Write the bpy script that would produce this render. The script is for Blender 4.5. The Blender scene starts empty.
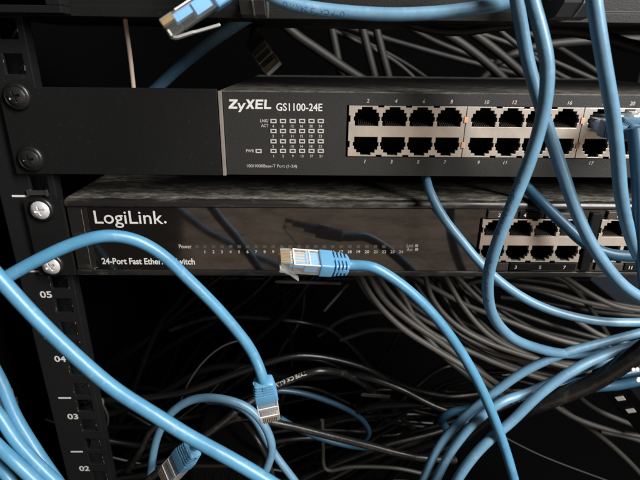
import bpy, bmesh, math, random
from mathutils import Vector, Matrix, noise
random.seed(7)
S = 0.001                      # everything below is in millimetres, scaled to metres
scene = bpy.context.scene
COL = scene.collection
U = 44.45

# ------------------------------------------------------------------ camera
CP = Vector((141.53, -250.69, 132.56))
MR = Matrix(((0.99985079, 0.00523024, 0.01646332), (-0.01343878, -0.36329187, 0.93157845), (0.01085337, -0.9316607, -0.36316738)))
F = 480.0
def at(px, py, Y=0.0):
    """point on the plane Y (mm, negative = in front of the rack rail) seen at a photo pixel"""
    d = MR @ Vector(((px - 320) / F, (py - 240) / F, 1.0))
    return CP + d * ((Y - CP.y) / d.y)
cam = bpy.data.cameras.new('camera'); camo = bpy.data.objects.new('camera', cam); COL.objects.link(camo)
m3 = Matrix.Identity(4)
for r in range(3):
    m3[r][0] = MR[r][0]; m3[r][1] = -MR[r][1]; m3[r][2] = -MR[r][2]; m3[r][3] = CP[r] * S
camo.matrix_world = m3
cam.sensor_width = 36; cam.lens = F / 640 * 36; cam.clip_start = 0.005; cam.clip_end = 50
cam.dof.use_dof = True; cam.dof.focus_distance = 0.245; cam.dof.aperture_fstop = 15
scene.camera = camo

# ------------------------------------------------------------------ materials
def mat(name, col, rough=.5, metal=0., var=0., vscale=120., bump=0., bscale=900., spec=.5, coat=0., dust=None, dustamt=0., dustscale=(30, 200, 30), roughvar=0., zdust=False):
    m = bpy.data.materials.new(name); m.use_nodes = True
    nt = m.node_tree; b = nt.nodes['Principled BSDF']; L = nt.links
    b.inputs['Base Color'].default_value = (*col, 1); b.inputs['Roughness'].default_value = rough
    b.inputs['Metallic'].default_value = metal; b.inputs['Specular IOR Level'].default_value = spec
    b.inputs['Coat Weight'].default_value = coat; b.inputs['Coat Roughness'].default_value = .08
    tc = nt.nodes.new('ShaderNodeTexCoord')
    out = None
    if var > 0:
        n = nt.nodes.new('ShaderNodeTexNoise'); n.inputs['Scale'].default_value = vscale; n.inputs['Detail'].default_value = 6
        L.new(tc.outputs['Object'], n.inputs['Vector'])
        mx = nt.nodes.new('ShaderNodeMix'); mx.data_type = 'RGBA'
        mx.inputs['A'].default_value = (*[c * (1 - var) for c in col], 1); mx.inputs['B'].default_value = (*[min(1, c * (1 + var)) for c in col], 1)
        L.new(n.outputs['Fac'], mx.inputs['Factor']); out = mx.outputs['Result']; L.new(out, b.inputs['Base Color'])
    if dust:
        mp = nt.nodes.new('ShaderNodeMapping'); mp.inputs['Scale'].default_value = dustscale
        L.new(tc.outputs['Object'], mp.inputs['Vector'])
        n = nt.nodes.new('ShaderNodeTexNoise'); n.inputs['Scale'].default_value = 1.; n.inputs['Detail'].default_value = 9; n.inputs['Roughness'].default_value = .68
        n.inputs['Distortion'].default_value = .08
        L.new(mp.outputs['Vector'], n.inputs['Vector'])
        cr = nt.nodes.new('ShaderNodeValToRGB'); cr.color_ramp.elements[0].position = .5 - dustamt * .5; cr.color_ramp.elements[1].position = .92 - dustamt * .4
        L.new(n.outputs['Fac'], cr.inputs['Fac'])
        mx = nt.nodes.new('ShaderNodeMix'); mx.data_type = 'RGBA'
        if out: L.new(out, mx.inputs['A'])
        else: mx.inputs['A'].default_value = (*col, 1)
        mx.inputs['B'].default_value = (*dust, 1); L.new(cr.outputs['Color'], mx.inputs['Factor'])
        L.new(mx.outputs['Result'], b.inputs['Base Color'])
        mr = nt.nodes.new('ShaderNodeMapRange'); mr.inputs['To Min'].default_value = rough; mr.inputs['To Max'].default_value = min(1, rough + .5)
        L.new(cr.outputs['Color'], mr.inputs['Value']); L.new(mr.outputs['Result'], b.inputs['Roughness'])
    elif roughvar > 0:
        mp = nt.nodes.new('ShaderNodeMapping'); mp.inputs['Scale'].default_value = dustscale
        L.new(tc.outputs['Object'], mp.inputs['Vector'])
        n = nt.nodes.new('ShaderNodeTexNoise'); n.inputs['Scale'].default_value = 1.; n.inputs['Detail'].default_value = 7; n.inputs['Roughness'].default_value = .65
        L.new(mp.outputs['Vector'], n.inputs['Vector'])
        mr = nt.nodes.new('ShaderNodeMapRange'); mr.inputs['From Min'].default_value = .3; mr.inputs['From Max'].default_value = .75
        mr.inputs['To Min'].default_value = rough; mr.inputs['To Max'].default_value = rough + roughvar
        L.new(n.outputs['Fac'], mr.inputs['Value']); L.new(mr.outputs['Result'], b.inputs['Roughness'])
    if bump > 0:
        n = nt.nodes.new('ShaderNodeTexNoise'); n.inputs['Scale'].default_value = bscale; n.inputs['Detail'].default_value = 3
        L.new(tc.outputs['Object'], n.inputs['Vector'])
        bp = nt.nodes.new('ShaderNodeBump'); bp.inputs['Strength'].default_value = bump; bp.inputs['Distance'].default_value = .0004
        L.new(n.outputs['Fac'], bp.inputs['Height']); L.new(bp.outputs['Normal'], b.inputs['Normal'])
    return m
M = {}
DUST = (.30, .27, .22)
M['blue'] = mat('blue cable jacket', (.076, .24, .39), .38, var=.25, vscale=90, bump=.45, bscale=170, spec=.6, dust=(.30, .36, .40), dustamt=-.12, dustscale=(260, 260, 260))
M['slate'] = mat('light-greyed blue jacket', (.112, .24, .355), .4, var=.28, vscale=90, bump=.45, bscale=170, spec=.6, dust=(.32, .35, .37), dustamt=-.12, dustscale=(260, 260, 260))  # greyer copy of the blue jacket, tint put in for different light
M['deep'] = mat('shade-darkened blue jacket', (.022, .075, .13), .4, var=.15, vscale=60, bump=.3, bscale=150)  # blue jacket darkened in colour for shade farther back
M['boot'] = mat('blue moulded boot', (.11, .29, .47), .42, var=.12, bump=.1)
M['sboot'] = mat('slate moulded boot', (.12, .22, .33), .38, var=.1, bump=.1)
M['dim'] = mat('interior-shaded blue jacket', (.011, .034, .06), .4, var=.1)  # darkest blue copy, shade of the interior put into the colour
M['dboot'] = mat('dark grey moulded boot', (.09, .086, .08), .5)
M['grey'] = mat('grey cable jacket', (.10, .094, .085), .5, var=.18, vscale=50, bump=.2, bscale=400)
M['dgrey'] = mat('dark and shaded grey jacket', (.026, .024, .021), .55, var=.2, vscale=50, bump=.2, bscale=400)  # grey lowered to stand in for light falloff inside the rack
M['black'] = mat('black cable jacket', (.009, .0085, .008), .3, var=.2, vscale=60, bump=.2, bscale=400, dust=(.06, .05, .04), dustamt=-.05, dustscale=(150, 150, 150))
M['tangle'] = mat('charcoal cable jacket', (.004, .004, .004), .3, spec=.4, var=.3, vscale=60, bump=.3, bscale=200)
M['mgrey'] = mat('gap-shaded grey jacket', (.015, .014, .0125), .6, var=.2, vscale=50, bump=.2, bscale=400)  # grey jacket darkened in colour for the unlit gap behind the switch
M['bent'] = mat('pale thin stick', (.50, .40, .33), .5, var=.15)
M['tie'] = mat('clear grey cable tie plastic', (.10, .095, .085), .4, var=.3)
M['powder'] = mat('black powder coated steel', (.006, .0062, .0064), .5, spec=.3, bump=.25, bscale=1500, dust=(.05, .047, .042), dustamt=-.24, dustscale=(420, 420, 420))
M['rail'] = mat('black rail steel', (.008, .0085, .009), .45, spec=.4, bump=.2, bscale=1500, dust=(.06, .056, .05), dustamt=-.22, dustscale=(420, 420, 420))
M['edge'] = mat('worn and highlit edge', (.20, .18, .16), .4, var=.3, vscale=300)  # wear and scratches, also painted where light catches folds
M['face'] = mat('charcoal switch front', (.019, .0183, .0175), .5, bump=.25, bscale=2500, spec=.4, dust=(.10, .09, .08), dustamt=-.24, dustscale=(330, 330, 330))
M['gloss'] = mat('glossy dark brown plastic', (.007, .0055, .0045), .05, spec=1., coat=1., roughvar=.07, dustscale=(40, 60, 120), bump=.012, bscale=60)
def film(m):
    nt = m.node_tree; L = nt.links; b = nt.nodes['Principled BSDF']
    tc = nt.nodes.new('ShaderNodeTexCoord'); mp = nt.nodes.new('ShaderNodeMapping'); mp.inputs['Scale'].default_value = (45, 60, 130); L.new(tc.outputs['Object'], mp.inputs['Vector'])
    n = nt.nodes.new('ShaderNodeTexNoise'); n.inputs['Scale'].default_value = 1; n.inputs['Detail'].default_value = 8; n.inputs['Roughness'].default_value = .7; n.inputs['Distortion'].default_value = .4
    L.new(mp.outputs['Vector'], n.inputs['Vector'])
    mr = nt.nodes.new('ShaderNodeMapRange'); mr.inputs['From Min'].default_value = .32; mr.inputs['From Max'].default_value = .68; mr.inputs['To Min'].default_value = .38; mr.inputs['To Max'].default_value = .9
    L.new(n.outputs['Fac'], mr.inputs['Value']); L.new(mr.outputs['Result'], b.inputs['Coat Weight']); L.new(mr.outputs['Result'], b.inputs['Specular IOR Level'])
film(M['gloss'])
M['tab'] = mat('brown satin plastic tab', (.05, .040, .032), .4, var=.2)
M['lip'] = mat('dark satin plastic lip', (.012, .011, .010), .32, dust=(.14, .13, .11), dustamt=-.05, dustscale=(40, 150, 150))
M['dusty'] = mat('dusty black top cover', (.035, .033, .029), .6, dust=(.34, .31, .25), dustamt=.14, dustscale=(130, 280, 280), bump=.4, bscale=700)
M['dusty2'] = mat('less dusty top cover', (.026, .024, .021), .6, dust=(.20, .18, .15), dustamt=.14, dustscale=(130, 260, 260), bump=.4, bscale=700)
M['shield'] = mat('tinned port shield', (.60, .54, .475), .33, metal=.65, var=.22, vscale=140, bump=.15, bscale=300)
M['socket'] = mat('black port cavity', (.0025, .0025, .0025), .6, spec=.2)
M['pin'] = mat('dull gold port pins', (.05, .04, .03), .5, metal=.5)
M['gold'] = mat('gold plug contacts', (.85, .60, .28), .3, metal=.9, var=.15, vscale=500)
M['copper'] = mat('reddish light pipe', (.62, .33, .22), .35, var=.2, vscale=300)
M['ink'] = mat('white printed ink', (.62, .61, .59), .55, var=.12, vscale=600)
M['inkdim'] = mat('grey printed ink', (.42, .40, .37), .55, var=.2, vscale=600)
M['inkdot'] = mat('faint printed square', (.06, .05, .042), .4)
M['inkblue'] = mat('faint blue print on jacket', (.045, .12, .26), .45)
M['inkviolet'] = mat('faded violet print on jacket', (.07, .10, .24), .5)
M['inkpale'] = mat('pale print on jacket', (.6, .58, .54), .5)
M['chrome'] = mat('bright screw steel', (.80, .77, .74), .4, metal=.45, var=.35, vscale=420, bump=.35, bscale=700)
M['bscrew'] = mat('black oxide screw', (.016, .016, .016), .3, metal=.2, bump=.2, bscale=900)
M['pitch'] = mat('pitch black plastic', (.002, .002, .002), .3, spec=.4)
M['cup'] = mat('black cup washer', (.008, .008, .008), .34)
M['plast'] = mat('grey ring plastic', (.06, .058, .053), .38, bump=.2, bscale=900, dust=(.10, .095, .085), dustamt=0, dustscale=(80, 80, 80))
M['white'] = mat('light showing through a hole', (.62, .60, .56), .6, var=.15, vscale=300)  # stands in for light coming through holes, on squares and dots
M['brass'] = mat('brass thumbscrew', (.42, .36, .28), .38, metal=.8, var=.2, vscale=300)
M['wall'] = mat('black cabinet paint', (.0008, .0009, .001), .9, bump=.2, spec=.05)
M['wire'] = mat('paired wires inside plug', (.15, .42, .72), .5)
M['orange'] = mat('orange wire insulation', (.75, .38, .20), .5)
def clear_mat(lo=.05):
    m = bpy.data.materials.new('clear plug plastic'); m.use_nodes = True; nt = m.node_tree; L = nt.links
    b = nt.nodes['Principled BSDF']; b.inputs['Base Color'].default_value = (.88, .87, .83, 1); b.inputs['Roughness'].default_value = .08; b.inputs['Specular IOR Level'].default_value = 1.
    tr = nt.nodes.new('ShaderNodeBsdfTransparent'); tr.inputs['Color'].default_value = (.96, .965, .96, 1)
    gl = nt.nodes.new('ShaderNodeBsdfGlossy'); gl.inputs['Roughness'].default_value = .07
    lw = nt.nodes.new('ShaderNodeLayerWeight'); lw.inputs['Blend'].default_value = .22
    a1 = nt.nodes.new('ShaderNodeMixShader'); fm = nt.nodes.new('ShaderNodeMath'); fm.operation = 'MULTIPLY'; fm.inputs[1].default_value = .5; L.new(lw.outputs['Fresnel'], fm.inputs[0]); L.new(fm.outputs[0], a1.inputs[0]); L.new(tr.outputs[0], a1.inputs[1]); L.new(gl.outputs[0], a1.inputs[2])
    mr = nt.nodes.new('ShaderNodeMapRange'); mr.inputs['To Min'].default_value = lo; mr.inputs['To Max'].default_value = .8
    L.new(lw.outputs['Facing'], mr.inputs['Value'])
    mx = nt.nodes.new('ShaderNodeMixShader'); L.new(mr.outputs['Result'], mx.inputs[0])
    L.new(a1.outputs[0], mx.inputs[1]); L.new(b.outputs[0], mx.inputs[2]); L.new(mx.outputs[0], nt.nodes['Material Output'].inputs[0])
    return m
M['milk'] = mat('milky moulded plastic', (.78, .76, .71), .2, spec=.7)
M['clear'] = clear_mat(); M['frost'] = clear_mat(.3)

# ------------------------------------------------------------------ objects
def tag(o, label=None, cat=None, group=None, kind=None):
    if label: o['label'] = label
    if cat: o['category'] = cat
    if group: o['group'] = group
    if kind: o['kind'] = kind
    return o
def empty(name, loc, label, cat, group=None):
    o = bpy.data.objects.new(name, None); o.empty_display_size = .005; COL.objects.link(o); o.location = Vector(loc) * S
    return tag(o, label, cat, group)
class MB:
    def __init__(s): s.v = []; s.f = []
    def add(s, vs, fs):
        k = len(s.v); s.v += [Vector(v) for v in vs]; s.f += [tuple(i + k for i in f) for f in fs]; return s
    def box(s, x0, x1, y0, y1, z0, z1):
        return s.add([(x, y, z) for x in (x0, x1) for y in (y0, y1) for z in (z0, z1)],
                     [(0, 1, 3, 2), (4, 6, 7, 5), (0, 4, 5, 1), (2, 3, 7, 6), (0, 2, 6, 4), (1, 5, 7, 3)])
    def xf(s, mtx):
        s.v = [mtx @ v for v in s.v]; return s
    def loft(s, rings, cap=True, closed=True):
        n = len(rings[0]); k = len(s.v)
        for r in rings: s.v += [Vector(p) for p in r]
        for i in range(len(rings) - 1):
            for j in range(n if closed else n - 1):
                a = k + i * n + j; b = k + i * n + (j + 1) % n
                s.f.append((a, b, b + n, a + n))
        if cap:
            s.f.append(tuple(k + j for j in range(n))[::-1]); e = k + (len(rings) - 1) * n; s.f.append(tuple(e + j for j in range(n)))
        return s
    def build(s, name, m, parent=None, smooth=False, bevel=0., angle=40):
        me = bpy.data.meshes.new(name); me.from_pydata([v * S for v in s.v], [], s.f)
        bm = bmesh.new(); bm.from_mesh(me); bmesh.ops.recalc_face_normals(bm, faces=bm.faces)
        if bevel > 0:
            bm.normal_update()
            es = [e for e in bm.edges if len(e.link_faces) == 2 and e.calc_face_angle(0) > math.radians(35)]
            bmesh.ops.bevel(bm, geom=es, offset=bevel * S, segments=2, profile=.6, affect='EDGES', clamp_overlap=True)
        if smooth:
            for f in bm.faces: f.smooth = True
            for e in bm.edges:
                if len(e.link_faces) == 2 and e.calc_face_angle(0) > math.radians(angle): e.smooth = False
        bm.to_mesh(me); bm.free()
        me.materials.append(M[m] if isinstance(m, str) else m)
        o = bpy.data.objects.new(name, me); COL.objects.link(o)
        if parent:
            o.parent = parent
            t = Vector((0, 0, 0)); p = parent
            while p: t += p.location; p = p.parent
            o.location = -t if parent.type == 'EMPTY' else Vector((0, 0, 0))
        return o
def grid_plate(mb, xs, zs, solid, y0, y1):
    """plate from y0 (front) to y1 made of grid cells; walls are closed round every hole"""
    nx, nz = len(xs) - 1, len(zs) - 1
    so = lambda i, j: 0 <= i < nx and 0 <= j < nz and solid((xs[i] + xs[i + 1]) / 2, (zs[j] + zs[j + 1]) / 2)
    idx = {}
    def V(i, j, k):
        if (i, j, k) not in idx:
            idx[(i, j, k)] = len(mb.v); mb.v.append(Vector((xs[i], (y0, y1)[k], zs[j])))
        return idx[(i, j, k)]
    for i in range(nx):
        for j in range(nz):
            if not so(i, j): continue
            mb.f.append((V(i, j, 0), V(i + 1, j, 0), V(i + 1, j + 1, 0), V(i, j + 1, 0)))
            mb.f.append((V(i, j, 1), V(i, j + 1, 1), V(i + 1, j + 1, 1), V(i + 1, j, 1)))
            if not so(i - 1, j): mb.f.append((V(i, j, 0), V(i, j + 1, 0), V(i, j + 1, 1), V(i, j, 1)))
            if not so(i + 1, j): mb.f.append((V(i + 1, j, 0), V(i + 1, j, 1), V(i + 1, j + 1, 1), V(i + 1, j + 1, 0)))
            if not so(i, j - 1): mb.f.append((V(i, j, 0), V(i, j, 1), V(i + 1, j, 1), V(i + 1, j, 0)))
            if not so(i, j + 1): mb.f.append((V(i, j + 1, 0), V(i + 1, j + 1, 0), V(i + 1, j + 1, 1), V(i, j + 1, 1)))
    return mb

# ------------------------------------------------------------------ text
_tc = {}
def glyphs(s, bold=0.):
    key = (s, bold)
    if key in _tc: return _tc[key]
    cu = bpy.data.curves.new('text', 'FONT'); cu.body = s; cu.resolution_u = 3; cu.offset = bold; cu.size = 1
    o = bpy.data.objects.new('text', cu); COL.objects.link(o)
    dg = bpy.context.evaluated_depsgraph_get(); dg.update()
    me = bpy.data.meshes.new_from_object(o.evaluated_get(dg))
    vs = [v.co.copy() for v in me.vertices]; fs = [tuple(p.vertices) for p in me.polygons]
    bpy.data.objects.remove(o); bpy.data.meshes.remove(me); bpy.data.curves.remove(cu)
    xs = [v.x for v in vs]
    x0 = min(xs); w = max(xs) - x0
    vs = [Vector((v.x - x0, v.y, 0)) for v in vs]
    _tc[key] = (vs, fs, w)
    return _tc[key]
CAP = .73
def text(mb, s, x, z, h, w=None, Y=0., bold=0., shear=0., align='l'):
    """flat lettering on the plane Y: baseline z, cap height h, optional total width w (mm)"""
    vs, fs, w0 = glyphs(s, bold)
    sy = h / CAP; sx = (w / w0) if w else sy
    x0 = x - (w0 * sx / 2 if align == 'c' else 0)
    mb.add([(x0 + v.x * sx + shear * v.y * sy, Y, z + v.y * sy) for v in vs], fs)
def ptext(mb, s, pxl, pxr, pyb, pyt, Y, bold=0., shear=0.):
    a = at(pxl, pyb, Y); b = at(pxr, pyb, Y); c = at(pxl, pyt, Y)
    text(mb, s, a.x, a.z, c.z - a.z, b.x - a.x, Y, bold, shear)

# ------------------------------------------------------------------ cables
def spline(pts, step=2.0):
    P = [Vector(p) for p in pts]
    P = [P[0] * 2 - P[1]] + P + [P[-1] * 2 - P[-2]]
    out = []
    for i in range(1, len(P) - 2):
        p0, p1, p2, p3 = P[i - 1:i + 3]
        t = [0]
        for a, b in ((p0, p1), (p1, p2), (p2, p3)): t.append(t[-1] + max(1e-4, (b - a).length ** .5))
        n = max(3, int((p2 - p1).length / step))
        for k in range(n):
            u = t[1] + (t[2] - t[1]) * k / n
            A1 = p0 * ((t[1] - u) / (t[1] - t[0])) + p1 * ((u - t[0]) / (t[1] - t[0]))
            A2 = p1 * ((t[2] - u) / (t[2] - t[1])) + p2 * ((u - t[1]) / (t[2] - t[1]))
            A3 = p2 * ((t[3] - u) / (t[3] - t[2])) + p3 * ((u - t[2]) / (t[3] - t[2]))
            B1 = A1 * ((t[2] - u) / (t[2] - t[0])) + A2 * ((u - t[0]) / (t[2] - t[0]))
            B2 = A2 * ((t[3] - u) / (t[3] - t[1])) + A3 * ((u - t[1]) / (t[3] - t[1]))
            out.append(B1 * ((t[2] - u) / (t[2] - t[1])) + B2 * ((u - t[1]) / (t[2] - t[1])))
    out.append(P[-2])
    # relax a little so bends look like a stiff round cable
    for _ in range(3):
        out = [out[0]] + [out[i] * .5 + (out[i - 1] + out[i + 1]) * .25 for i in range(1, len(out) - 1)] + [out[-1]]
    return out
def frames(path):
    T = [(path[min(i + 1, len(path) - 1)] - path[max(i - 1, 0)]).normalized() for i in range(len(path))]
    n = T[0].orthogonal().normalized(); fr = []
    for t in T:
        n = (n - t * n.dot(t)).normalized(); fr.append((t, n, t.cross(n)))
    return fr
def tube(mb, path, r, seg=16, wob=.012):
    sd = random.random() * 100; rings = []
    for p, (t, a, b) in zip(path, frames(path)):
        rr = r * (1 + wob * noise.noise(Vector((p.x * .05 + sd, p.y * .05, p.z * .05))))
        rings.append([p + a * (rr * math.cos(2 * math.pi * k / seg)) + b * (rr * math.sin(2 * math.pi * k / seg)) for k in range(seg)])
    return mb.loft(rings)
def cpath(pts, step=2.0): return spline([at(*p) for p in pts], step)
def print_on(mb, path, r, s, start, h, flip=False, turn=0.):
    """lettering wrapped round a cable on the side that faces out of the rack; start = arc length in mm"""
    cum = [0.]
    for i in range(1, len(path)): cum.append(cum[-1] + (path[i] - path[i - 1]).length)
    vs, fs, w0 = glyphs(s, .01); sc = h / CAP; W = w0 * sc
    out = []
    for v in vs:
        l = start + (W - v.x * sc if flip else v.x * sc)
        i = 0
        while i < len(cum) - 2 and cum[i + 1] < l: i += 1
        u = min(1, max(0, (l - cum[i]) / max(1e-6, cum[i + 1] - cum[i])))
        p = path[i].lerp(path[i + 1], u); t = (path[min(i + 2, len(path) - 1)] - path[max(i - 1, 0)]).normalized()
        nrm = CP - p; nrm = (nrm - t * nrm.dot(t)).normalized(); bi = nrm.cross(t)
        if bi.z < 0 or (abs(bi.z) < .3 and bi.x > 0): bi = -bi
        y = (v.y * sc - h * .5) * (-1 if flip else 1)
        a = y / r + turn
        out.append(p + nrm * (math.cos(a) * (r + .05)) + bi * (math.sin(a) * (r + .05)))
    mb.add(out, fs)
def simple_cable(name, pts, dia, m, label, cat='cable', group=None, seg=14):
    mb = MB(); tube(mb, cpath(pts), dia / 2, seg)
    return tag(mb.build(name, m, smooth=True), label, cat, group)

def rrect(x, hy, hz, r, n=4, oy=0., oz=0.):
    pts = []
    for cy, cz, a0 in ((hy - r, hz - r, 0), (-hy + r, hz - r, 90), (-hy + r, -hz + r, 180), (hy - r, -hz + r, 270)):
        for k in range(n + 1):
            a = math.radians(a0 + 90 * k / n); pts.append(Vector((x, oy + cy + r * math.cos(a), oz + cz + r * math.sin(a))))
    return pts
def plug_frame(rear, tip, up):
    x = (tip - rear).normalized(); z = (up - x * up.dot(x)).normalized(); y = z.cross(x)
    m = Matrix.Identity(4)
    for i in range(3): m[i][0] = x[i]; m[i][1] = y[i]; m[i][2] = z[i]; m[i][3] = rear[i]
    return m
def plug(parent, mtx, bootmat='boot', latch_open=1.0, boot=True, scale=1.0, ll=1.0):
    """RJ45 plug: x runs from the cable to the tip, +z is the contact side, the latch hangs on -z"""
    dim = bootmat == 'dboot'  # grey wires stand in for shade on this plug
    mtx = mtx @ Matrix.Scale(scale, 4)
    b = MB()
    b.loft([rrect(0, 5.6, 3.3, .5), rrect(1.2, 5.85, 3.35, .5), rrect(15.2, 5.85, 3.35, .4), rrect(15.25, 5.6, 3.1, .4), rrect(16, 5.6, 3.1, .4), rrect(16.05, 5.85, 3.35, .4), rrect(20.6, 5.85, 3.35, .5), rrect(21.4, 5.6, 3.1, .5)])
    b.box(7.2, 8.6, -4.6, 4.6, 3.3, 3.75)
    for k in range(9):   # dividing walls between the contacts
        y = -4.06 + k * 1.016; b.box(16.6, 21.5, y - .14, y + .14, 2.9, 3.62)
    h = b.xf(mtx).build('plug', 'clear', parent, smooth=True, angle=30)
    c = MB()
    for k in range(8):
        y = -3.556 + k * 1.016; c.box(16.6, 21.6, y - .36, y + .36, 1.2, 3.45)
    c.xf(mtx).build('contacts', 'gold', h)
    w = MB()
    for k in range(8):
        y = -3.556 + k * 1.016; w.box(-1, 16.6, y - .42, y + .42, -.4, 2.6)
    w.box(-1, 9.0, -4.8, 4.8, -2.2, 2.2)
    w.xf(mtx).build('wires', 'grey' if dim else 'wire', h)
    fr = MB()
    for sy in (-1, 1): fr.box(.4, 15.0, sy * 5.45 - .28, sy * 5.45 + .28, 2.9, 3.5)
    fr.box(14.4, 15.2, -5.2, 5.2, 2.9, 3.6); fr.box(6.4, 7.0, -5.2, 5.2, 3.0, 3.6); fr.box(20.7, 21.5, -5.5, 5.5, -3.1, -.8)
    fr.xf(mtx).build('ridges', 'milk', h, bevel=.12)
    o = MB()
    for k in (0, 2, 4, 6):
        y = -3.556 + k * 1.016; o.box(9, 16.5, y - .36, y + .36, 2.5, 2.85)
    o.xf(mtx).build('striped_wires', 'grey' if dim else 'orange', h)
    l = MB()
    q = latch_open
    rows = [(20.6, -3.3, 2.9), (20.9, -3.9, 2.9), (19.5, -4.3 - .4 * q, 2.9), (14, -4.5 - 1.6 * q, 2.6), (12.5, -4.6 - 2.0 * q, 1.7), (5, -4.8 - 4.0 * q, 1.55), (3.6, -4.9 - 4.3 * q, 1.5)]
    l.loft([[(x, -w_, z), (x, w_, z), (x, w_, z + .95), (x, -w_, z + .95)] for x, z, w_ in [(20.6 - (20.6 - x) * ll, z, w_) for x, z, w_ in rows]])
    l.xf(mtx).build('latch', 'frost', h, bevel=.12)
    if boot:
        s = MB(); R = []
        R += [rrect(1.4, 6.0, 3.9, .9), rrect(.9, 6.25, 4.15, 1.), rrect(-5.0, 6.25, 4.1, 1.1), rrect(-5.6, 6.0, 4.0, 1.2)]
        x = -5.6; hy, hz = 6.0, 4.0
        for k in range(4):
            R += [rrect(x - .05, hy * .80, hz * .76, 1.2), rrect(x - .95, hy * .80, hz * .76, 1.2), rrect(x - 1.0, hy, hz, 1.4), rrect(x - 2.0, hy * .985, hz * .985, 1.4)]
            x -= 2.0; hy *= .955; hz *= .965
        R += [rrect(x - .6, hy * .9, hz * .92, 1.9), rrect(x - 1.0, 3.6, 3.2, 2.4)]
        s.loft(R)
        s.box(x - .2, -5.2, -1.0, 1.0, -3.75, 3.75); s.box(x - .2, -5.2, -5.5, 5.5, -.8, .8)
        s.xf(mtx).build('boot', bootmat, parent, smooth=True, angle=25)
    return h
BOOT_END = -14.4
# ================================================================== setting
tag(MB().box(-82, -80, -60, 700, -330, 330).build('side_wall', 'wall'), kind='structure')
tag(MB().box(-82, 760, 701, 704, -330, 330).build('back_wall', 'wall'), kind='structure')
tag(MB().box(-79.9, 760, -60, 700, -334, -330).build('floor', 'wall'), kind='structure')

# ================================================================== rack rail
rail = empty('rack_rail', (-4, 0, -330), 'black steel rack rail with square holes and white unit numbers 05 to 02', 'rack rail')
holes = []
for n in range(-7, 8):
    b0 = 59.25 + n * U                     # upper boundary of a rack unit
    for d in (6.35, 22.23, 38.1): holes.append(b0 - d)
holes = sorted(h for h in holes if -320 < h < 320)
xs = [-26, -8.7, .7, 4.2]; zs = [-326]
for h in holes: zs += [h - 4.7, h + 4.7]
zs.append(326)
hs = lambda x, z: not (-8.7 < x < .7 and any(abs(z - h) < 4.7 for h in holes))
rb = MB(); grid_plate(rb, xs, zs, hs, 0, 2.0)
rb.build('front_flange', 'rail', rail, bevel=.4)
MB().box(2.6, 4.2, 2.05, 6.5, -326, 326).build('side_flange', 'rail', rail)
MB().box(-26, -24.2, 2.05, 60, -326, 326).build('outer_flange', 'rail', rail)
iw = MB()
for h in holes:                            # folded diagonal web seen through each hole
    iw.add([(-9.2, 9, h - 5.5), (2.2, 4.2, h + 4.6), (2.2, 5.2, h + 4.6), (-9.2, 10, h - 5.5), (-9.2, 9, h - 6.3), (2.2, 4.2, h + 3.8), (2.2, 5.2, h + 3.8), (-9.2, 10, h - 6.3)],
           [(0, 1, 2, 3), (4, 7, 6, 5), (0, 4, 5, 1), (3, 2, 6, 7), (1, 5, 6, 2), (0, 3, 7, 4)])
iw.build('inner_web', 'edge', rail)  # pale colour stands in for light catching the folds
for k, s in enumerate(('05', '04', '03', '02', '01')):
    lt = MB(); text(lt, s, -13.1, -k * U - 2.1, 4.3, 6.9, -.06, bold=.022, align='c'); lt.build('unit_number', 'ink', rail)
for t in (-4.333, -1.333, -.333, .667, 1.667, 2.667): MB().box(-19.6, -11.6, -.08, -.03, -t * U - .55, -t * U + .55).build('unit_mark', 'ink', rail)
wr = MB(); rw = random.Random(5)
for h in holes:
    for _ in range(3):
        x = rw.choice((-9.0, .9)) + rw.uniform(-.25, .25); z = h + rw.uniform(-4.5, 4.5); wr.box(x - .12, x + .12, -.06, .05, z - rw.uniform(.2, 1.1), z + rw.uniform(.2, .9))
wr.build('worn_paint', 'edge', rail)
# worn bright clip of a cage nut at the bar above unit 05
cl = empty('cage_clip', (-5, -1, 61), 'small dark metal clip on rail just above upper silver screw', 'clip')
MB().box(-9.5, -.8, -1.6, -.2, 60.2, 62.6).build('clip_tongue', 'dgrey', cl, bevel=.2)
MB().box(-10.4, -9.6, -1.9, -.2, 59.6, 63.0).build('clip_leg', 'dgrey', cl, bevel=.15)
MB().box(-.7, .4, -1.9, -.2, 59.6, 63.0).build('clip_leg', 'dgrey', cl, bevel=.15)

# thumbscrew at the back of the rail
ts = empty('thumbscrew', (9, 20, -85), 'tarnished brass screw on stalk sticking out beside rail mark 03', 'screw')
p = at(93, 402, 14)
k = MB()
def disc(mb, c, r, axis, h, seg=20):
    a = axis.normalized(); n = a.orthogonal().normalized(); b = a.cross(n)
    mb.loft([[c + a * q + (n * math.cos(2 * math.pi * i / seg) + b * math.sin(2 * math.pi * i / seg)) * rr for i in range(seg)] for q, rr in ((0, r), (h * .8, r), (h, r * .82))])
disc(k, p + Vector((-3, 0, 0)), 2.8, Vector((1, -.2, 0)), 5.); disc(k, p + Vector((2.2, -1, 0)), 4.2, Vector((1, -.4, 0)), 4.)
k.build('screw_head', 'brass', ts, smooth=True)
k = MB(); tube(k, spline([p + Vector((6, 0, -2)), p + Vector((7, 2, -12)), p + Vector((3, 6, -26)), p + Vector((-2, 8, -30))]), .9, 8)
k.build('stalk', 'dgrey', ts, smooth=True)

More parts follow.
